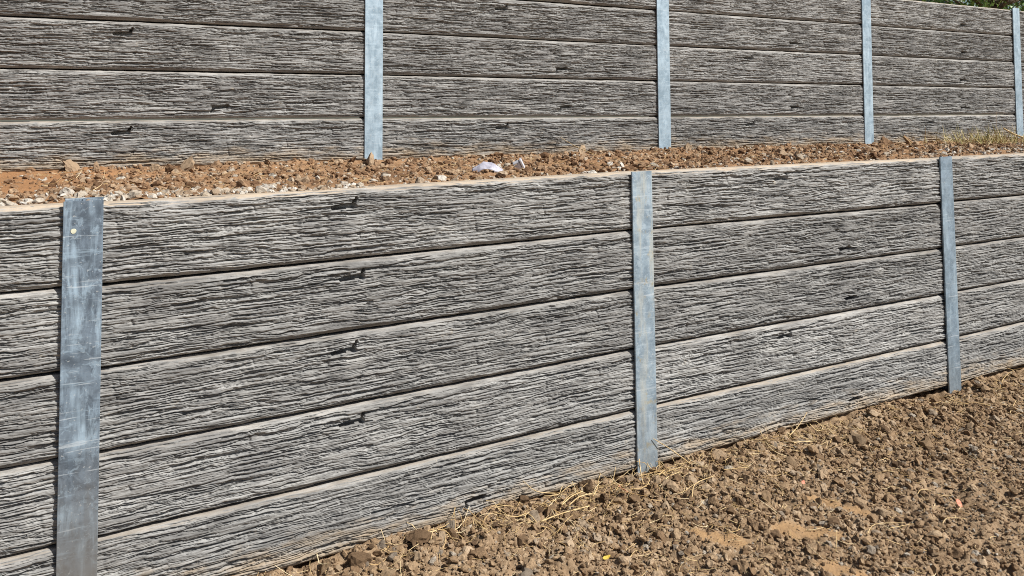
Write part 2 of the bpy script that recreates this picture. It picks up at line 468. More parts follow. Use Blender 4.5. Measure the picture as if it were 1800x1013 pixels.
def wall(name, origin, psi, batter, label, bays, rows, posts, splash_z, tilt):
    root = bpy.data.objects.new(name, None); COL.objects.link(root)
    root.location = origin
    root.rotation_euler = (-batter, 0, psi)
    root.empty_display_size = .2
    tag(root, label, 'retaining wall')
    rr = np.random.default_rng(len(name))
    for bay, pat in bays.items():
        ta, tb = tilt.get(bay, (0, 0))
        for k, code in enumerate(pat):         # from the bottom up
            me = MOULD[code[0]]
            zc = (k + .5) * HR
            rot = code.endswith("'")
            cx = (bay + .5) * D
            sl_ = (tb - ta) / D + rr.normal(0, .0005)
            mw = Matrix.Translation((cx, rr.normal(0, .0011) - (.0045 if k == 0 else 0), zc + (ta + tb) / 2)) @ Matrix.Rotation(-sl_, 4, 'Y') @ Matrix.Rotation(rr.normal(0, .004), 4, 'X')
            if rot: mw = mw @ Matrix.Rotation(math.pi, 4, 'Y')
            o = obj('sleeper', me, None, root, mw)
            o.color = (.95 if k == len(pat) - 1 else (.55 if bay == 1 else .4) if k == 0 else .22, 1.0 if k == 0 else .0, splash_z, 1)
    for i, mat, lean, h in posts:
        me = post_mesh(-.45, h, mat, 0.0 if i == 0 else .022)
        o = obj('post', me, None, root, Matrix.Translation((i * D + lean[0], 0, 0)) @ Matrix.Rotation(lean[1], 4, 'Y'))
        if i == 0 and name == 'lower_retaining_wall':
            mb = MB()
            an = np.arange(20) * 2 * np.pi / 20
            R1 = .0068 * (1 + .05 * np.sin(an * 3))
            ring = np.c_[-.0245 + R1 * np.cos(an), np.full(20, -.0176), 1.120 + R1 * np.sin(an)]
            ring2 = ring.copy(); ring2[:, 1] = -.0163; ring2[:, [0, 2]] = (ring[:, [0, 2]] - (-.0245, 1.120)) * 1.12 + (-.0245, 1.120)
            mb.add(np.concatenate([ring, ring2]), np.stack([np.arange(20), (np.arange(20) + 1) % 20, (np.arange(20) + 1) % 20 + 20, np.arange(20) + 20], -1))
            mb.F.setdefault(20, []).append(np.arange(20)[None])
            d = obj('plug', mb.mesh('plug'), mat_plain('pale_yellow_plug', (.50, .50, .36), (.62, .62, .48), 200), o)
            d['label'] = 'pale yellow round plug near the top of the post'
    return root

PD = mat_post('galvanised_steel_scuffed', (.085, .112, .145), (.185, .24, .30), (.40, .53, .64), 0, .42, .82, 1.3, .9)
PE = mat_post('galvanised_steel_stained', (.20, .27, .335), (.33, .425, .50), (.52, .62, .69), .6, .25, .45, 5.1, .6)
PF = mat_post('galvanised_steel_weathered', (.15, .21, .265), (.255, .335, .41), (.38, .49, .57), 0, .2, .45, 8.4, .5)
PU = [mat_post('galvanised_steel_clean_%d' % i, (.235, .325, .395), (.36, .465, .545), (.52, .64, .72), 0, 0, 0, 3.3 * i + 2, .55) for i in range(2)]

LOWER = wall('lower_retaining_wall', (0, 0, 0), 0, .0339,
             'lower retaining wall of grey wood-grain concrete sleepers in the foreground', {
    -1: ["B", "A'", "B", "A", "A'"],
    0: ["A'", "B", "A", "B", "A"],
    1: ["A'", "B", "A'", "B'", "B"],
    2: ["B", "A'", "A", "B'", "A"],
    3: ["A", "B", "B'", "A'", "B"]},
    5, [(-1, PF, (0, 0), 1.206), (0, PD, (0, 0), 1.2055), (1, PE, (-.004, -.002), 1.210), (2, PF, (.004, -.003), 1.208), (3, PF, (0, 0), 1.207), (4, PE, (0, 0), 1.206)], .0,
    {-1: (-.002, -.004), 0: (-.007, .0085), 1: (.007, -.001), 2: (.001, -.002)})
UO = (1.3691, 1.607, 1.1488)
UPSI, UB = -.0158, .0239
UPPER = wall('upper_retaining_wall', UO, UPSI, UB,
             'upper retaining wall of grey concrete sleepers behind the soil terrace', {
    -2: ["A", "B", "A'", "B", "A"],
    -1: ["A", "B'", "A", "B", "A'"],
    0: ["B", "A'", "B'", "B", "A"],
    1: ["A", "B'", "A", "B'", "B"],
    2: ["A", "B'", "B'", "A'", "A'"],
    3: ["B", "A", "B'", "A", "B"],
    4: ["A'", "B", "A", "B'", "A"]},
    5, [(-2, PU[0], (0, 0), 1.206), (-1, PU[1], (0, 0), 1.206), (0, PU[0], (0, .0015), 1.207), (1, PU[1], (-.003, -.003), 1.206), (2, PU[0], (0, .002), 1.207), (3, PU[1], (.003, -.002), 1.208), (4, PU[0], (0, 0), 1.206), (5, PU[1], (0, 0), 1.206)], 1.149,
    {-1: (.001, .004), 0: (.003, -.001), 1: (-.002, -.003), 2: (-.005, -.008), 3: (-.008, -.01)})

# ------------------------------------------------------------------ ground
N1, N2, N3, N4 = Noise2(101), Noise2(102), Noise2(103), Noise2(104)
PATCHES = [(2.26, -.60, .14, .055, -.72), (2.53, -.54, .15, .030, -1.08), (2.18, -.81, .09, .045, -1.0), (1.95, -.50, .10, .05, -.9)]
def patch_mask(x, y):
    p = np.zeros_like(x)
    for cx, cy, a, b, t in PATCHES:
        dx, dy = x - cx, y - cy
        c, s = math.cos(t), math.sin(t)
        q = ((dx * c + dy * s) / a) ** 2 + ((-dx * s + dy * c) / b) ** 2
        q = q + .5 * N2(x * 22, y * 22)
        p = np.maximum(p, 1 - sstep(.5, 1.25, q))
    return p
def ground_z(x, y):
    near = np.exp(-np.clip(-y, 0, 9) / .10)
    z = -.012 - .011 * np.clip(x - 2, 0, 6)
    z = z + .012 * fbm(N1, x * 2.3, y * 2.3, 3) + near * (.012 + .016 * N2(x * 4.5, y * 3)) + .012 * np.exp(-np.clip(-y, 0, 9) / .4) * fbm(N3, x * 8, y * 8, 2)
    z = z + .006 * fbm(N2, x * 14, y * 14, 3) * (1 - .7 * patch_mask(x, y))
    return z
def ground_detail(x, y):
    p = patch_mask(x, y)
    c = fbm(N3, x * 55, y * 55, 3, .55)
    return ground_z(x, y) + (1 - .72 * p) * (.0062 * c + .0150 * (np.abs(N4(x * 30, y * 30)) - .25) + .008 * N2(x * 21, y * 21))

def expand(a, b, step, lo, hi):
    xs = [np.arange(a, b, step)]
    s = step; x = b; R = []
    while x < hi: R.append(x); s *= 1.35; x += s
    s = step; x = a - step; L = []
    while x > lo: L.append(x); s *= 1.35; x -= s
    return np.concatenate([np.array(L[::-1]), xs[0], np.array(R)])
xs = expand(.2, 5.6, .0085, -120, 140); ys = expand(-1.7, .06, .0085, -140, 3.0)
ys = ys[ys < 1.2]
X, Y = np.meshgrid(xs, ys)
Zg = ground_detail(X, Y)
far = sstep(4, 14, np.hypot(X - 2, Y + 1))
Zg = Zg * (1 - far) + far * (-.02 + .03 * N1(X * .3, Y * .3))
me = mesh_from('ground', np.stack([X, Y, Zg], -1).reshape(-1, 3), [grid_faces(len(xs), len(ys))], True)
attr(me, 'patch', patch_mask(X, Y).ravel())
GROUND = tag(obj('ground', me, M_SOIL), kind='structure')

# terrace between the walls
def wall_y(x):      # foot of the upper wall
    return UO[1] + (x - UO[0]) * math.tan(UPSI)
def terr_z(x, y):
    wy = wall_y(x)
    t = np.clip((y - .1) / (wy - .1), 0, 1)
    z = 1.184 - .036 * sstep(0, .55, t)
    nearw = np.exp(-np.clip(wy - y, 0, 9) / .22)
    z = z + nearw * (.002 + .016 * N1(x * 2.1 + 5, y * 1.2) + .010 * N2(x * 7, y * 5))
    smooth = 1 - sstep(-.25, .15, x)
    z = z + (.012 * fbm(N1, x * 3 + 9, y * 3, 3) + .008 * fbm(N2, x * 16, y * 16, 3)) * (1 - .65 * smooth) * sstep(.0, .25, t + .1)
    z = z - .010 * smooth * nearw
    foot = 1 - sstep(.03, .16, wy - y)
    return np.where(foot > 0, np.maximum(z, z + foot * (1.158 - z)), z)
def terr_detail(x, y):
    return terr_z(x, y) + (.25 + .75 * sstep(-.25, .15, x)) * (.005 * fbm(N3, x * 40, y * 40, 2, .55) + .012 * (np.abs(N4(x * 22, y * 22)) - .25))
xs2 = np.concatenate([np.linspace(-12, -1.8, 40)[:-1], np.arange(-1.8, 9.0, .016), np.linspace(9, 24, 60)]); ys2 = np.linspace(0.108, 2.02, 100)
X, Y = np.meshgrid(xs2, ys2)
Y = .108 + (Y - .108) / (2.02 - .108) * (wall_y(X) + .03 - .108)
me = mesh_from('terrace_soil', np.stack([X, Y, terr_detail(X, Y)], -1).reshape(-1, 3), [grid_faces(len(xs2), len(ys2))], True)
attr(me, 'patch', (1 - sstep(-.3, .3, X + .4 * N2(X * 5, Y * 5))).ravel() * .8)
TERR = tag(obj('terrace_soil', me, M_SOIL_UP), kind='structure')

# ground held by the upper wall
xs3 = np.concatenate([np.linspace(-60, -4, 20)[:-1], np.linspace(-4, 40, 130), np.linspace(40, 160, 30)[1:]]); s3 = np.concatenate([np.linspace(0, 6, 30), np.linspace(6.5, 160, 60)])
X, S = np.meshgrid(xs3, s3)
Y = wall_y(np.clip(X, -12, 24)) + .14 + S
Z = 2.285 + .03 * N1(X * 1.1, Y * 1.1) * sstep(0, 1, S) + .02 * sstep(3, 60, S)
me = mesh_from('upper_ground', np.stack([X, Y, Z], -1).reshape(-1, 3), [grid_faces(len(xs3), len(s3))], True)
attr(me, 'patch', np.zeros(X.size))
tag(obj('upper_ground', me, M_SOIL), kind='structure')

# ------------------------------------------------------------------ clods
def ico(sub):
    t = (1 + 5 ** .5) / 2
    V = np.array([(-1, t, 0), (1, t, 0), (-1, -t, 0), (1, -t, 0), (0, -1, t), (0, 1, t), (0, -1, -t), (0, 1, -t), (t, 0, -1), (t, 0, 1), (-t, 0, -1), (-t, 0, 1)], float)
    V /= np.linalg.norm(V[0])
    F = [(0, 11, 5), (0, 5, 1), (0, 1, 7), (0, 7, 10), (0, 10, 11), (1, 5, 9), (5, 11, 4), (11, 10, 2), (10, 7, 6), (7, 1, 8), (3, 9, 4), (3, 4, 2), (3, 2, 6), (3, 6, 8), (3, 8, 9), (4, 9, 5), (2, 4, 11), (6, 2, 10), (8, 6, 7), (9, 8, 1)]
    V = list(map(tuple, V))
    for _ in range(sub):
        cache = {}; G = []
        def mid(a, b):
            k = (min(a, b), max(a, b))
            if k not in cache:
                p = (np.array(V[a]) + np.array(V[b])) / 2; p /= np.linalg.norm(p)
                V.append(tuple(p)); cache[k] = len(V) - 1
            return cache[k]
        for a, b, c in F:
            x, y, z = mid(a, b), mid(b, c), mid(c, a)
            G += [(a, x, z), (b, y, x), (c, z, y), (x, y, z)]
        F = G
    return np.array(V), np.array(F)
I0, I1, I2 = ico(0), ico(1), ico(2)
def rock_shapes(base, n, seed, amp, cuts=5):
    r = np.random.default_rng(seed); out = []
    for _ in range(n):
        V = base[0].copy()
        # chop with random planes for angular faces
        for _ in range(cuts):
            d = r.normal(size=3); d /= np.linalg.norm(d)
            h = r.uniform(.45, .85); s = V @ d
            V = V - np.outer(np.clip(s - h, 0, None), d)
        V *= (1 + r.normal(0, amp, (len(V), 1)))
        V *= r.uniform(.6, 1.4, 3)
        out.append(V)
    return out
def rand_rot(r, n):
    q = r.normal(size=(n, 4)); q /= np.linalg.norm(q, axis=1)[:, None]
    a, b, c, d = q.T
    return np.stack([np.stack([1 - 2 * (c * c + d * d), 2 * (b * c - a * d), 2 * (b * d + a * c)], -1),
                     np.stack([2 * (b * c + a * d), 1 - 2 * (b * b + d * d), 2 * (c * d - a * b)], -1),
                     np.stack([2 * (b * d - a * c), 2 * (c * d + a * b), 1 - 2 * (b * b + c * c)], -1)], 1)
def scatter_mesh(name, pos, rad, tint, base, shapes, r, smooth=False):
    n = len(pos); k = len(base[0])
    sh = np.stack(shapes)[r.integers(0, len(shapes), n)]
    Rm = rand_rot(r, n)
    V = np.einsum('nij,nkj->nki', Rm, sh) * rad[:, None, None]
    V[:, :, 2] *= .78
    V += pos[:, None]
    F = (base[1][None] + (np.arange(n) * k)[:, None, None]).reshape(-1, 3)
    me = mesh_from(name, V.reshape(-1, 3), [F], smooth)
    attr(me, 'tint', np.repeat(tint, k))
    return me

def merge_meshes(name, parts):
    Vs, Fs, Ts, o = [], [], [], 0
    for me in parts:
        n = len(me.vertices); V = np.empty(n * 3, np.float32); me.vertices.foreach_get('co', V)
        F = np.empty(len(me.loops), np.int32); me.loops.foreach_get('vertex_index', F)
        t = np.empty(n, np.float32); me.attributes['tint'].data.foreach_get('value', t)
        Vs.append(V.reshape(-1, 3)); Fs.append(F.reshape(-1, 3) + o); Ts.append(t); o += n
        bpy.data.meshes.remove(me)
    me = mesh_from(name, np.concatenate(Vs), [np.concatenate(Fs)], False)
    attr(me, 'tint', np.concatenate(Ts)); return me

SH0 = rock_shapes(I0, 24, 1, .24, 2); SH1 = rock_shapes(I1, 20, 2, .15, 5); SH2 = rock_shapes(I2, 8, 3, .05, 8)

# --- lower ground crumbs
r = np.random.default_rng(21)
n = 98000
x = r.uniform(.2, 5.6, n); y = -np.abs(r.uniform(0, 1, n)) * 1.7 - .012
keep = r.random(n) < np.where((y > -.517 * (x - .57) - .35) & (y > .54 * (x - 4.6) - .41), 1, .16)
PMC = patch_mask(x, y); keep &= r.random(n) > .80 * PMC
x, y, PMC = x[keep], y[keep], PMC[keep]; n = len(x)
fine = sstep(.15, .8, -y) * sstep(-.45, .3, N1(x * 1.3 + 3, y * 1.3))          # finer grit away from the wall
rad = np.clip(np.exp(r.normal(math.log(.0040), .52, n)), .0021, .017)
rad *= (1.25 - .45 * fine) * (1 - .55 * PMC)
clump = fbm(N1, x * 3.3 + 40, y * 3.3, 2)
tint = np.clip(r.beta(1.5, 1.5, n) * .82 + .12 * clump, 0, .86)
g = r.random(n) < .05 + .14 * fine * (clump < .1); tint[g] = r.uniform(.84, .97, g.sum())
z = ground_detail(x, y) + rad * .30
big = rad > .0115
pa = scatter_mesh('a', np.c_[x, y, z][~big], rad[~big], tint[~big], I0, SH0, r)
pb = scatter_mesh('b', np.c_[x, y, z][big], rad[big], tint[big], I1, SH1, r)
SOILC = tag(obj('soil_crumbs', merge_meshes('soil_crumbs', [pa, pb]), M_CLOD), 'loose brown crumbs of clay soil covering the ground below the lower wall', 'soil', kind='stuff')

# --- bigger clods, one object each
def clod_meshes(name, mat, seed, base, shapes, cnt):
    out = []
    for i in range(cnt):
        me = mesh_from(name, shapes[i % len(shapes)] * (1, 1, .8), [base[1]], False)
        me.materials.append(mat); out.append(me)
    return out
CL = clod_meshes('soil_clod', M_CLOD_O, 0, I1, rock_shapes(I1, 12, 31, .14, 6), 12)
CLB = clod_meshes('soil_clod', M_CLOD_O, 0, I2, rock_shapes(I2, 6, 33, .085, 9), 6)
def place_clod(me, p, rad, parent, r, name):
    q = r.normal(size=4); q = q / np.linalg.norm(q)
    from mathutils import Quaternion
    mw = Matrix.Translation(p) @ Quaternion(q).to_matrix().to_4x4() @ Matrix.Diagonal((rad, rad, rad, 1))
    return obj(name, me, None, parent, mw)
r = np.random.default_rng(5)
cnt = 0
for (cx, cy, rad) in [(1.70, -.030, .042), (1.50, -.10, .030), (1.90, -.05, .026), (1.72, -.13, .030), (2.05, -.24, .034), (2.0, -.14, .026), (1.55, -.17, .034), (1.62, -.22, .028), (2.35, -.07, .028), (2.55, -.10, .030), (2.78, -.10, .038), (1.02, -.05, .040), (1.08, -.09, .030), (.80, -.08, .034), (.70, -.05, .03), (1.18, -.08, .026), (2.95, -.12, .03), (1.84, -.30, .03), (2.18, -.36, .026), (1.95, -.035, .022), (2.09, -.04, .020), (2.03, -.045, .017), (3.98, -.04, .022), (4.10, -.045, .02), (4.04, -.05, .016)]:
    z = float(ground_z(np.array([cx]), np.array([cy]))[0])
    place_clod(CLB[cnt % 6], (cx, cy, z + rad * .35), rad, GROUND, r, 'soil_clod'); cnt += 1
while cnt < 250:
    cx = r.uniform(.45, 4.6); d = r.exponential(.22); cy = -.03 - d
    if cy < -1.4 or cy < -.4 * (cx + 2.2) - .2: continue
    if patch_mask(np.array([cx]), np.array([cy]))[0] > .3: continue
    rad = float(np.clip(np.exp(r.normal(math.log(.0140), .36)), .010, .032))
    z = float(ground_z(np.array([cx]), np.array([cy]))[0])
    place_clod(CL[cnt % 12], (cx, cy, z + rad * .4), rad, GROUND, r, 'soil_clod'); cnt += 1

# --- terrace crumbs
r = np.random.default_rng(22)
n = 23000
x = r.uniform(-1.6, 8.5, n); wy = wall_y(x); y = .115 + r.random(n) * (wy - .13)
smooth = 1 - sstep(-.4, .2, x + .3 * N2(x * 4, y * 4))
keep = r.random(n) > .72 * smooth
x, y, wy = x[keep], y[keep], wy[keep]; n = len(x)
rad = np.clip(np.exp(r.normal(math.log(.0068), .46, n)), .003, .019) * (1 - .35 * (y < .35))
tint = np.clip(r.beta(1.5, 1.5, n) * .8 + .16 * fbm(N1, x * 2.2 + 70, y * 2.2, 2) + .05, 0, .88)
g = r.random(n) < .12; tint[g] = r.uniform(.86, 1, g.sum())
z = terr_detail(x, y) + rad * .35
big = rad > .0125
pa = scatter_mesh('a', np.c_[x, y, z][~big], rad[~big], tint[~big], I0, SH0, r)
pb = scatter_mesh('b', np.c_[x, y, z][big], rad[big], tint[big], I1, SH1, r)
tag(obj('terrace_crumbs', merge_meshes('terrace_crumbs', [pa, pb]), M_CLOD_UP), 'loose reddish crumbs of soil covering the terrace between the walls', 'soil', kind='stuff')
CU = clod_meshes('terrace_clod', M_CLOD_UP_O, 0, I1, rock_shapes(I1, 12, 41, .14, 6), 12)
CUB = clod_meshes('terrace_clod', M_CLOD_UP_O, 0, I2, rock_shapes(I2, 6, 43, .085, 9), 6)
cnt = 0
for cx, cy, rad in [(.40, 1.50, .055), (.34, 1.44, .040), (.27, 1.52, .034), (-.08, 1.56, .036), (.02, 1.55, .03), (.55, 1.53, .036), (.8, 1.52, .03), (1.32, 1.50, .042), (1.42, 1.47, .034), (1.22, 1.52, .03), (2.62, 1.42, .055), (2.72, 1.45, .042), (4.85, 1.05, .045), (5.5, 1.45, .05), (5.62, 1.42, .04), (5.8, 1.46, .045), (3.2, 1.45, .03), (3.5, 1.48, .035), (4.1, 1.45, .03), (4.5, 1.40, .03)]:
    z = float(terr_z(np.array([cx]), np.array([cy]))[0])
    place_clod(CUB[cnt % 6], (cx, cy, z + rad * .35), rad, TERR, r, 'soil_clod'); cnt += 1
while cnt < 220:
    cx = r.uniform(-.1, 6.8); cy = r.uniform(.3, 1.50)
    rad = float(np.clip(np.exp(r.normal(math.log(.0155), .32)), .010, .030))
    z = float(terr_z(np.array([cx]), np.array([cy]))[0])
    place_clod(CU[cnt % 12], (cx, cy, z + rad * .4), rad, TERR, r, 'soil_clod'); cnt += 1

# --- pale drainage gravel behind the lower wall
r = np.random.default_rng(23)
P = []
for (x0, x1, n, yw) in [(-1.6, .9, 700, .12), (4.1, 7.2, 700, .5), (.9, 4.1, 150, .3)]:
    x = r.uniform(x0, x1, n); y = .122 + np.abs(r.normal(0, yw, n))
    if x0 < 0: y *= 1 - .5 * sstep(.0, .9, x)
    k = y < 1.45; P.append(np.c_[x[k], y[k]])
P = np.concatenate(P); n = len(P)
rad = np.clip(np.exp(r.normal(math.log(.0082), .38, n)), .004, .019)
z = terr_z(P[:, 0], P[:, 1]) + rad * .45 + .003
me = scatter_mesh('drainage_gravel', np.c_[P, z], rad, r.random(n), I1, SH1, r)
tag(obj('drainage_gravel', me, M_GRAVEL), 'pale crushed stone gravel lying behind the top of the lower wall', 'gravel', kind='stuff')

# ------------------------------------------------------------------ straw
def bez(pts, n=9):
    pts = np.asarray(pts, float)
    t = np.linspace(0, len(pts) - 1, n); i = np.clip(t.astype(int), 0, len(pts) - 2); f = (t - i)[:, None]
    p0 = pts[np.clip(i - 1, 0, None)]; p1 = pts[i]; p2 = pts[i + 1]; p3 = pts[np.clip(i + 2, None, len(pts) - 1)]
    return .5 * (2 * p1 + (p2 - p0) * f + (2 * p0 - 5 * p1 + 4 * p2 - p3) * f ** 2 + (3 * p1 - p0 - 3 * p2 + p3) * f ** 3)
def litter(name, xy, zf, r, lo, hi, rad, label):
    mb = MB(); T = []
    for (x, y) in xy:
        L = r.uniform(lo, hi); a = r.uniform(0, 2 * np.pi); b = r.normal(0, .25)
        d = np.array([math.cos(a), math.sin(a)]); q = np.array([-d[1], d[0]])
        ts = np.linspace(-.5, .5, 5)[:, None]
        p = np.array([x, y]) + d * ts * L + q * (ts ** 2 - .12) * L * b * 2
        z = zf(p[:, 0], p[:, 1]) + .006 + r.uniform(0, .006) + (ts[:, 0] + .5) * max(0, r.normal(0, .25)) * L
        r_ = rad * r.uniform(.6, 1.4)
        n0 = mb.n
        mb.tube(np.c_[p, z], r_, r_ * .6, 4, cap=False)
        T += [r.random()] * (mb.n - n0)
    me = mb.mesh(name); attr(me, 'tint', np.array(T))
    return tag(obj(name, me, M_STRAW), label, 'straw', kind='stuff')
r = np.random.default_rng(31)
xy = []
while len(xy) < 2300:
    x = r.uniform(.4, 5.0) if r.random() < .5 else r.normal(1.75, .35) if r.random() < .5 else r.normal(3.0, .6)
    if not .4 < x < 5: continue
    y = -.02 - (r.exponential(.20) if r.random() < .65 else r.uniform(0, 1.3))
    if y > -.4 * (x + 2.2) - .3 and y > -1.6: xy.append((x, y))
litter('straw_litter', xy, lambda a, b: ground_z(a, np.minimum(b, -.015)), r, .012, .075, .0010, 'fine dry straw bits scattered over the soil below the lower wall')
xy = [(r.uniform(-.2, 7.5), r.uniform(.2, 1.5)) for _ in range(900)]
litter('terrace_straw_litter', xy, terr_z, r, .02, .07, .0011, 'fine dry straw bits scattered over the terrace soil')

xy = [(r.normal(1.55, .16), -.035 - abs(r.normal(0, .09))) for _ in range(28)] + [(r.normal(2.0, .09), -.03 - abs(r.normal(0, .06))) for _ in range(34)] + [(r.normal(2.75, .25), -.03 - abs(r.normal(0, .08))) for _ in range(30)] + [(r.normal(1.08, .12), -.03 - abs(r.normal(0, .05))) for _ in range(18)] + [(r.normal(4.2, .3), -.06 - abs(r.normal(0, .1))) for _ in range(24)]
litter('straw_tangle', xy, lambda a, b: ground_z(a, np.minimum(b, -.015)) + .008 + np.where(b > -.03, .02, 0), r, .05, .13, .0015, 'tangled pale straw along the foot of the lower wall')
def stalk(name, pts, rad, mat, label, cat='straw', group=None, r1=None, extra=()):
    mb = MB(); mb.tube(bez(pts, 11), rad, r1 if r1 else rad * .6, 6)
    for p, ra in extra: mb.tube(bez(p, 7), ra, ra * .5, 5)
    return tag(obj(name, mb.mesh(name, True), mat), label, cat, group)
SG = 'dry straw stalks at the foot of the lower wall'
stalk('straw_stalk', [(2.200, -.062, .010), (2.12, -.040, .075), (2.040, -.018, .130)], .0022, M_STRAW1, 'pale straw stalk leaning against the middle post of the lower wall', group=SG)
stalk('straw_stalk', [(1.302, -.030, .022), (1.363, -.092, .018), (1.41, -.104, .024), (1.42, -.155, .012)], .0024, M_STRAW1, 'bent straw stalk at the wall foot, left of the two longest', group=SG, extra=[([(1.40, -.10, .022), (1.395, -.13, .002)], .0017)])
stalk('straw_stalk', [(1.43, -.160, .018), (1.52, -.165, .028), (1.63, -.172, .030)], .0026, M_STRAW1, 'long pale straw stalk lying on the soil, right of the two longest', group=SG)
stalk('straw_stalk', [(1.578, -.028, .022), (1.49, -.028, .050), (1.435, -.022, .098)], .0018, M_STRAW1, 'thin curved straw stalk rising up against the lowest sleeper', group=SG, r1=.0008)
stalk('straw_stalk', [(1.551, -.105, .02), (1.60, -.095, .036), (1.655, -.086, .038)], .0026, M_STRAW1, 'upper one of two parallel straw stalks across brown clods', group=SG)
stalk('straw_stalk', [(1.571, -.122, .022), (1.62, -.115, .038), (1.69, -.105, .032)], .0024, M_STRAW1, 'lower one of two parallel straw stalks across brown clods', group=SG)
stalk('straw_stalk', [(1.59, -.034, .022), (1.625, -.03, .036), (1.665, -.022, .038)], .0016, M_STRAW1, 'short straw stalk between the big clod and the wall', group=SG)
stalk('straw_stalk', [(1.784, -.080, .012), (1.81, -.065, .040), (1.835, -.045, .070)], .0016, M_STRAW1, 'upright short straw stalk left of the middle post', group=SG)
stalk('straw_stalk', [(1.960, -.030, .070), (1.945, -.060, .038), (1.92, -.11, .014)], .0024, M_STRAW1, 'yellow straw stalk slanting down in front of the middle post', group=SG)
stalk('straw_stalk', [(2.76, -.065, .016), (2.84, -.045, .035), (2.92, -.025, .075)], .0020, M_STRAW1, 'pale straw stalk by the wall between middle and right posts', group=SG)
stalk('straw_stalk', [(2.03, -.265, .010), (2.08, -.225, .03), (2.19, -.21, .03)], .0019, M_STRAW1, 'curved straw stalk on the soil below the middle post', group=SG)
stalk('straw_stalk', [(2.40, -.735, .008), (2.47, -.715, .018), (2.58, -.75, .012)], .0014, M_STRAW1, 'thin straw stalk lying beside a bare orange soil patch', group='dry straw stalks on the open soil', extra=[([(2.50, -.75, .014), (2.6, -.77, .014)], .0016)])
stalk('straw_stalk', [(2.225, -.749, .006), (2.245, -.735, .026), (2.262, -.722, .052)], .0015, M_STRAW1, 'short straw stalk standing up from the open soil', group='dry straw stalks on the open soil')
stalk('straw_stalk', [(2.82, -.635, .004), (2.85, -.63, .012), (2.89, -.643, .006)], .0018, M_STRAW1, 'short straw stalk left of the red leaf scrap', group='dry straw stalks on the open soil')
stalk('straw_stalk', [(2.71, -.806, .004), (2.75, -.80, .012), (2.81, -.824, .006)], .0014, M_STRAW1, 'short straw stalk nearest the lower right corner', group='dry straw stalks on the open soil')
stalk('straw_stalk', [(3.90, -.375, -.02), (3.96, -.34, -.004), (4.11, -.285, .008)], .0020, M_STRAW1, 'straw stalk lying below the right post', group='dry straw stalks on the open soil')
stalk('straw_stalk', [(.440, -.060, -.010), (.405, -.045, .004), (.365, -.026, .050)], .003, M_STRAW1, 'straw stalk end poking up at the bottom edge of the picture', group=SG)

# dark root clump at the wall foot
r = np.random.default_rng(77)
mb = MB()
for _ in range(70):
    a = r.uniform(0, 2 * np.pi); L = r.uniform(.02, .06); e = r.uniform(.15, 1.2)
    d = np.array([math.cos(a) * math.cos(e), -abs(math.sin(a)) * math.cos(e) * .6, math.sin(e)])
    p0 = np.array([.995 + r.normal(0, .014), -.040 + r.normal(0, .006), .004])
    p1 = p0 + d * L * .6 + r.normal(0, .004, 3); p2 = p0 + d * L + r.normal(0, .010, 3)
    p1[1] = min(p1[1], -.02); p2[1] = min(p2[1], -.02)
    mb.tube(bez([p0, p1, p2], 5), .0011, .0005, 4, False)
tag(obj('root_clump', mb.mesh('root_clump'), M_TWIG), 'small dark clump of dead roots against the lowest sleeper', 'roots')

# terrace litter pieces
stalk('twig', [(2.66, 1.30, 1.165), (2.60, 1.45, 1.215), (2.563, 1.568, 1.265)], .0026, M_STRAW1, 'thin dry twig leaning on the upper wall between its posts', 'twig', r1=.0014)
stalk('cane', [(7.30, 1.26, 1.14), (7.20, 1.40, 1.20), (7.145, 1.488, 1.262)], .009, M_STRAW1, 'pale cane leaning against the upper wall at the right edge', 'cane', r1=.006)
stalk('grass_stalk', [(6.85, 1.36, 1.15), (6.95, 1.43, 1.27), (7.03, 1.48, 1.41)], .0016, mat_plain('dry_stem', (.22, .15, .10), (.36, .26, .16), 30), 'thin upright dry stem beside the grass tuft', 'grass stalk', r1=.0008)

def grass_tuft(name, c, n, spread, hmax, label, seed):
    r = np.random.default_rng(seed); mb = MB(); T = []
    for _ in range(n):
        a = r.uniform(0, 2 * np.pi); p0 = np.array([c[0] + r.normal(0, spread[0]), c[1] + r.normal(0, spread[1]), c[2]])
        p0[1] = min(p0[1], wall_y(p0[0]) - .04)
        L = r.uniform(.4, 1) * hmax; e = r.uniform(.1, 1.3)
        d = np.array([math.cos(a) * math.cos(e), math.sin(a) * math.cos(e), math.sin(e)])
        s = np.array([-math.sin(a), math.cos(a), 0]) * r.uniform(.0018, .0032)
        ts = np.linspace(0, 1, 5)[:, None]
        p = p0 + d * L * ts + np.array([0, 0, -1]) * (ts ** 2) * L * .45 * r.uniform(.3, 1.2)
        p[:, 2] = np.maximum(p[:, 2], c[2] + .004)
        p[:, 1] = np.minimum(p[:, 1], wall_y(p[:, 0]) - .02)
        wd = (1 - .85 * ts) * s
        V = np.concatenate([p - wd, p + wd]); q = np.array([(i, i + 1, i + 6, i + 5) for i in range(4)])
        mb.add(V, q); T += [r.random()] * 10
    me = mb.mesh(name); attr(me, 'tint', np.array(T))
    return tag(obj(name, me, mat_tinted('half_dry_grass', [(0, (.16, .155, .05)), (.35, (.27, .235, .085)), (.7, (.44, .35, .16)), (1, (.58, .47, .27))])), label, 'grass', kind='stuff')
grass_tuft('grass_tuft', (6.35, 1.18, 1.17), 520, (.28, .12), .24, 'half dry yellow-green grass tuft on the terrace near the right edge', 3)
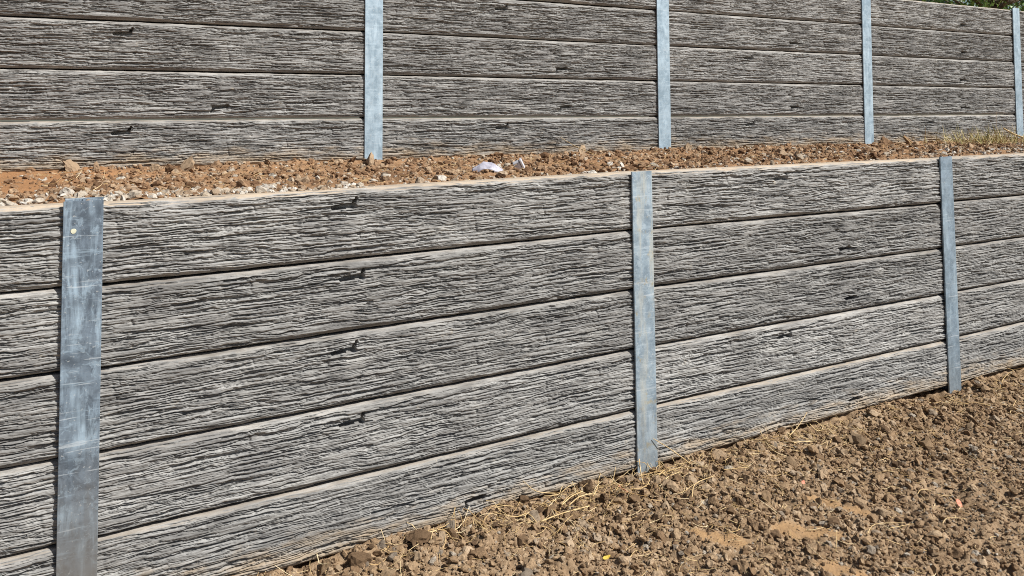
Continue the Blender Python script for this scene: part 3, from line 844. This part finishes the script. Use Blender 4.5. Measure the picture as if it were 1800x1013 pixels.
# white plastic scrap: a creased, arched sheet
def sheet(name, c, ux, uy, lx, ly, hf, thick, mat, label, cat, nx=22, ny=12):
    a, b = np.meshgrid(np.linspace(-.5, .5, nx), np.linspace(-.5, .5, ny))
    z = hf(a, b)
    edge = 1 - .22 * np.abs(2 * b) ** 3 - .05 * N1(a * 9, b * 9)
    P = np.array(c) + (a * lx * edge)[..., None] * np.array(ux) + (b * ly * (1 - .35 * np.abs(2 * a) ** 2.5))[..., None] * np.array(uy) + z[..., None] * np.array((0, 0, 1.0))
    me = mesh_from(name, P.reshape(-1, 3), [grid_faces(nx, ny)], True)
    o = tag(obj(name, me, mat), label, cat)
    md = o.modifiers.new('thickness', 'SOLIDIFY'); md.thickness = thick
    return o
M_WHITE = mat_plain('white_film', (.30, .29, .34), (.44, .43, .49), 40, .5, .4, .4)
sheet('plastic_scrap', (1.575, .58, 1.188), (.90, -.42, 0), (.30, .6, .50), .140, .062,
      lambda a, b: .028 * np.cos(a * 2.8) + .005 * N2(a * 5 + 3, b * 4) + .004 * np.abs(N3(a * 11, b * 7)) - .012, .0012, M_WHITE, 'crumpled white plastic scrap lying on the terrace soil', 'plastic')
mb = MB()
mb.box((-.024, -.017, -.020), (.008, .017, .020)); mb.box((.0105, -.020, -.023), (.022, .020, .024))
me = mb.mesh('carton_piece')
o = tag(obj('carton_piece', me, mat_plain('grey_white_card', (.36, .36, .39), (.66, .66, .70), 18, .7, .3, .3)), 'small folded grey-white card piece right of the white plastic scrap', 'card')
o.location = (1.79, .68, 1.192); o.rotation_euler = (.25, -.42, -.55)
b_ = o.modifiers.new('bevel', 'BEVEL'); b_.width = .003; b_.segments = 2

M_RED = mat_plain('red_leaf', (.46, .15, .09), (.62, .27, .17), 60, .6)
M_YEL = mat_plain('yellow_leaf', (.55, .38, .05), (.68, .50, .10), 60, .6)
def scrap(name, c, rz, lx, ly, mat, label, cat, tilt=.5):
    hf = lambda a, b: .25 * lx * (a * a) + .1 * ly * N1(a * 4, b * 4)
    ux = np.array([math.cos(rz), math.sin(rz), .25]); uy = np.array([-math.sin(rz) * .8, math.cos(rz) * .8, tilt])
    return sheet(name, c, ux, uy, lx, ly, hf, .0008, mat, label, cat, 9, 6)
scrap('leaf_scrap', (1.805, -.134, .034), 1.9, .045, .018, M_RED, 'small red leaf scrap among clods below the middle post', 'leaf', .7)
scrap('leaf_scrap', (2.887, -.756, .010), .6, .030, .026, M_RED, 'small orange-red leaf scrap on the open soil at far right', 'leaf', .6)
scrap('leaf_scrap', (1.523, -.43, .010), -.3, .026, .012, M_YEL, 'tiny yellow leaf scrap on the soil in the foreground', 'leaf', .5)
scrap('leaf_scrap', (2.487, -.384, .014), .3, .018, .014, M_RED, 'tiny orange leaf scrap above a bare orange soil patch', 'leaf', .5)

# ------------------------------------------------------------------ trees and roof behind the upper wall
M_BARK = mat_plain('bark', (.09, .065, .045), (.17, .13, .095), 14, .9, .2, .6)
def mat_leaf():
    k = NT('green_leaf')
    cr = k.n('ShaderNodeValToRGB'); k.l(k.attr('tint'), cr.inputs[0]); e = cr.color_ramp.elements
    e[0].color = (.05, .11, .02, 1); e[1].color = (.20, .33, .06, 1)
    k.b.inputs['Transmission Weight'].default_value = 0
    return k.done(cr.outputs[0], .5, .4)
M_LEAF = mat_leaf()
def shrub(c, R, H, n, label, seed):
    r = np.random.default_rng(seed)
    root = bpy.data.objects.new('garden_tree', None); COL.objects.link(root); root.location = c
    tag(root, label, 'tree', 'trees beyond the upper wall')
    mb = MB(); ends = []
    mb.tube(bez([(0, 0, -.2), (.05, .03, H * .25), (-.04, .05, H * .5)], 9), .09, .05, 8)
    for i in range(11):
        a = i * 2.4; z0 = H * r.uniform(.12, .5); L = R * r.uniform(.6, .95)
        e = np.array([math.cos(a) * L, math.sin(a) * L, z0 + H * r.uniform(.1, .4)])
        mb.tube(bez([(0, 0, z0), e * .5 + (0, 0, z0 * .4), e], 8), .035, .010, 6); ends.append(e)
    obj('trunk', mb.mesh('trunk', True), M_BARK, root)
    # leaf clumps
    cl = []
    for _ in range(90):
        d = r.normal(size=3); d /= np.linalg.norm(d)
        q = d * np.array([R, R, H * .5]) * r.uniform(.45, 1.0) ** .6 + (0, 0, H * .52)
        cl.append(q)
    cl = np.array(cl)
    ci = r.integers(0, len(cl), n)
    p = cl[ci] + r.normal(0, 1, (n, 3)) * np.array([.13, .13, .11]) * R
    p[:, 2] = np.maximum(p[:, 2], .05)
    s = r.uniform(.028, .055, n)
    Rm = rand_rot(r, n)
    q = np.array([(-.45, 0, 0), (0, -.9, .12), (.45, 0, 0), (0, .9, .12)])
    V = p[:, None] + np.einsum('nij,kj->nki', Rm, q) * s[:, None, None]
    F = np.arange(n * 4).reshape(-1, 4)
    me = mesh_from('crown', V.reshape(-1, 3), [F]); attr(me, 'tint', np.repeat(r.random(n), 4))
    obj('crown', me, M_LEAF, root)
    return root
shrub((13.1, 5.0, 2.28), 1.5, 2.6, 11000, 'dense green tree showing above the wall in the top right corner', 1)
shrub((16.6, 6.9, 2.28), 2.0, 3.4, 11000, 'green tree behind the corner tree at the right edge', 2)

# low slate-grey roof behind
roof = bpy.data.objects.new('shed', None); COL.objects.link(roof); roof.location = (21.3, 11.9, 2.28)
tag(roof, 'low building whose dark slate-grey roof edge just shows above the upper wall', 'building')
M_ROOF = mat_plain('slate_grey_sheet', (.075, .085, .105), (.11, .12, .145), 6, .5, .4)
M_WALLP = mat_plain('render_wall', (.42, .40, .36), (.5, .48, .44), 4, .85)
mb = MB(); mb.box((-2.2, 0, -.1), (2.8, 4, 1.75)); obj('wall', mb.mesh('wall'), M_WALLP, roof)
mb = MB()
mb.add([(-2.6, -.4, 1.75), (3.2, -.4, 1.75), (3.2, 2, 2.90), (-2.6, 2, 2.90), (3.2, 4.4, 1.75), (-2.6, 4.4, 1.75),
        (-2.6, -.4, 1.67), (3.2, -.4, 1.67), (3.2, 2, 2.82), (-2.6, 2, 2.82), (3.2, 4.4, 1.67), (-2.6, 4.4, 1.67)],
       [(0, 1, 2, 3), (3, 2, 4, 5), (7, 6, 9, 8), (8, 9, 11, 10), (6, 7, 1, 0), (10, 11, 5, 4), (1, 7, 8, 2), (2, 8, 10, 4), (6, 0, 3, 9), (9, 3, 5, 11)])
ro = obj('roof', mb.mesh('roof'), M_ROOF, roof)
for i in range(28):
    xx = -2.55 + i * .21
    mb = MB(); s = math.atan2(1.15, 2.4)
    mb.add([(xx, -.4, 1.752), (xx + .02, -.4, 1.752), (xx + .02, 2, 2.902), (xx, 2, 2.902), (xx, -.4, 1.785), (xx + .02, -.4, 1.785), (xx + .02, 2, 2.935), (xx, 2, 2.935)],
           [(4, 5, 6, 7), (0, 1, 5, 4), (1, 2, 6, 5), (3, 0, 4, 7)])
    obj('roof_rib', mb.mesh('roof_rib'), M_ROOF, ro)

SC.cycles.max_bounces = 4
SC.cycles.use_denoising = True
SC.cycles.filter_width = 1.0
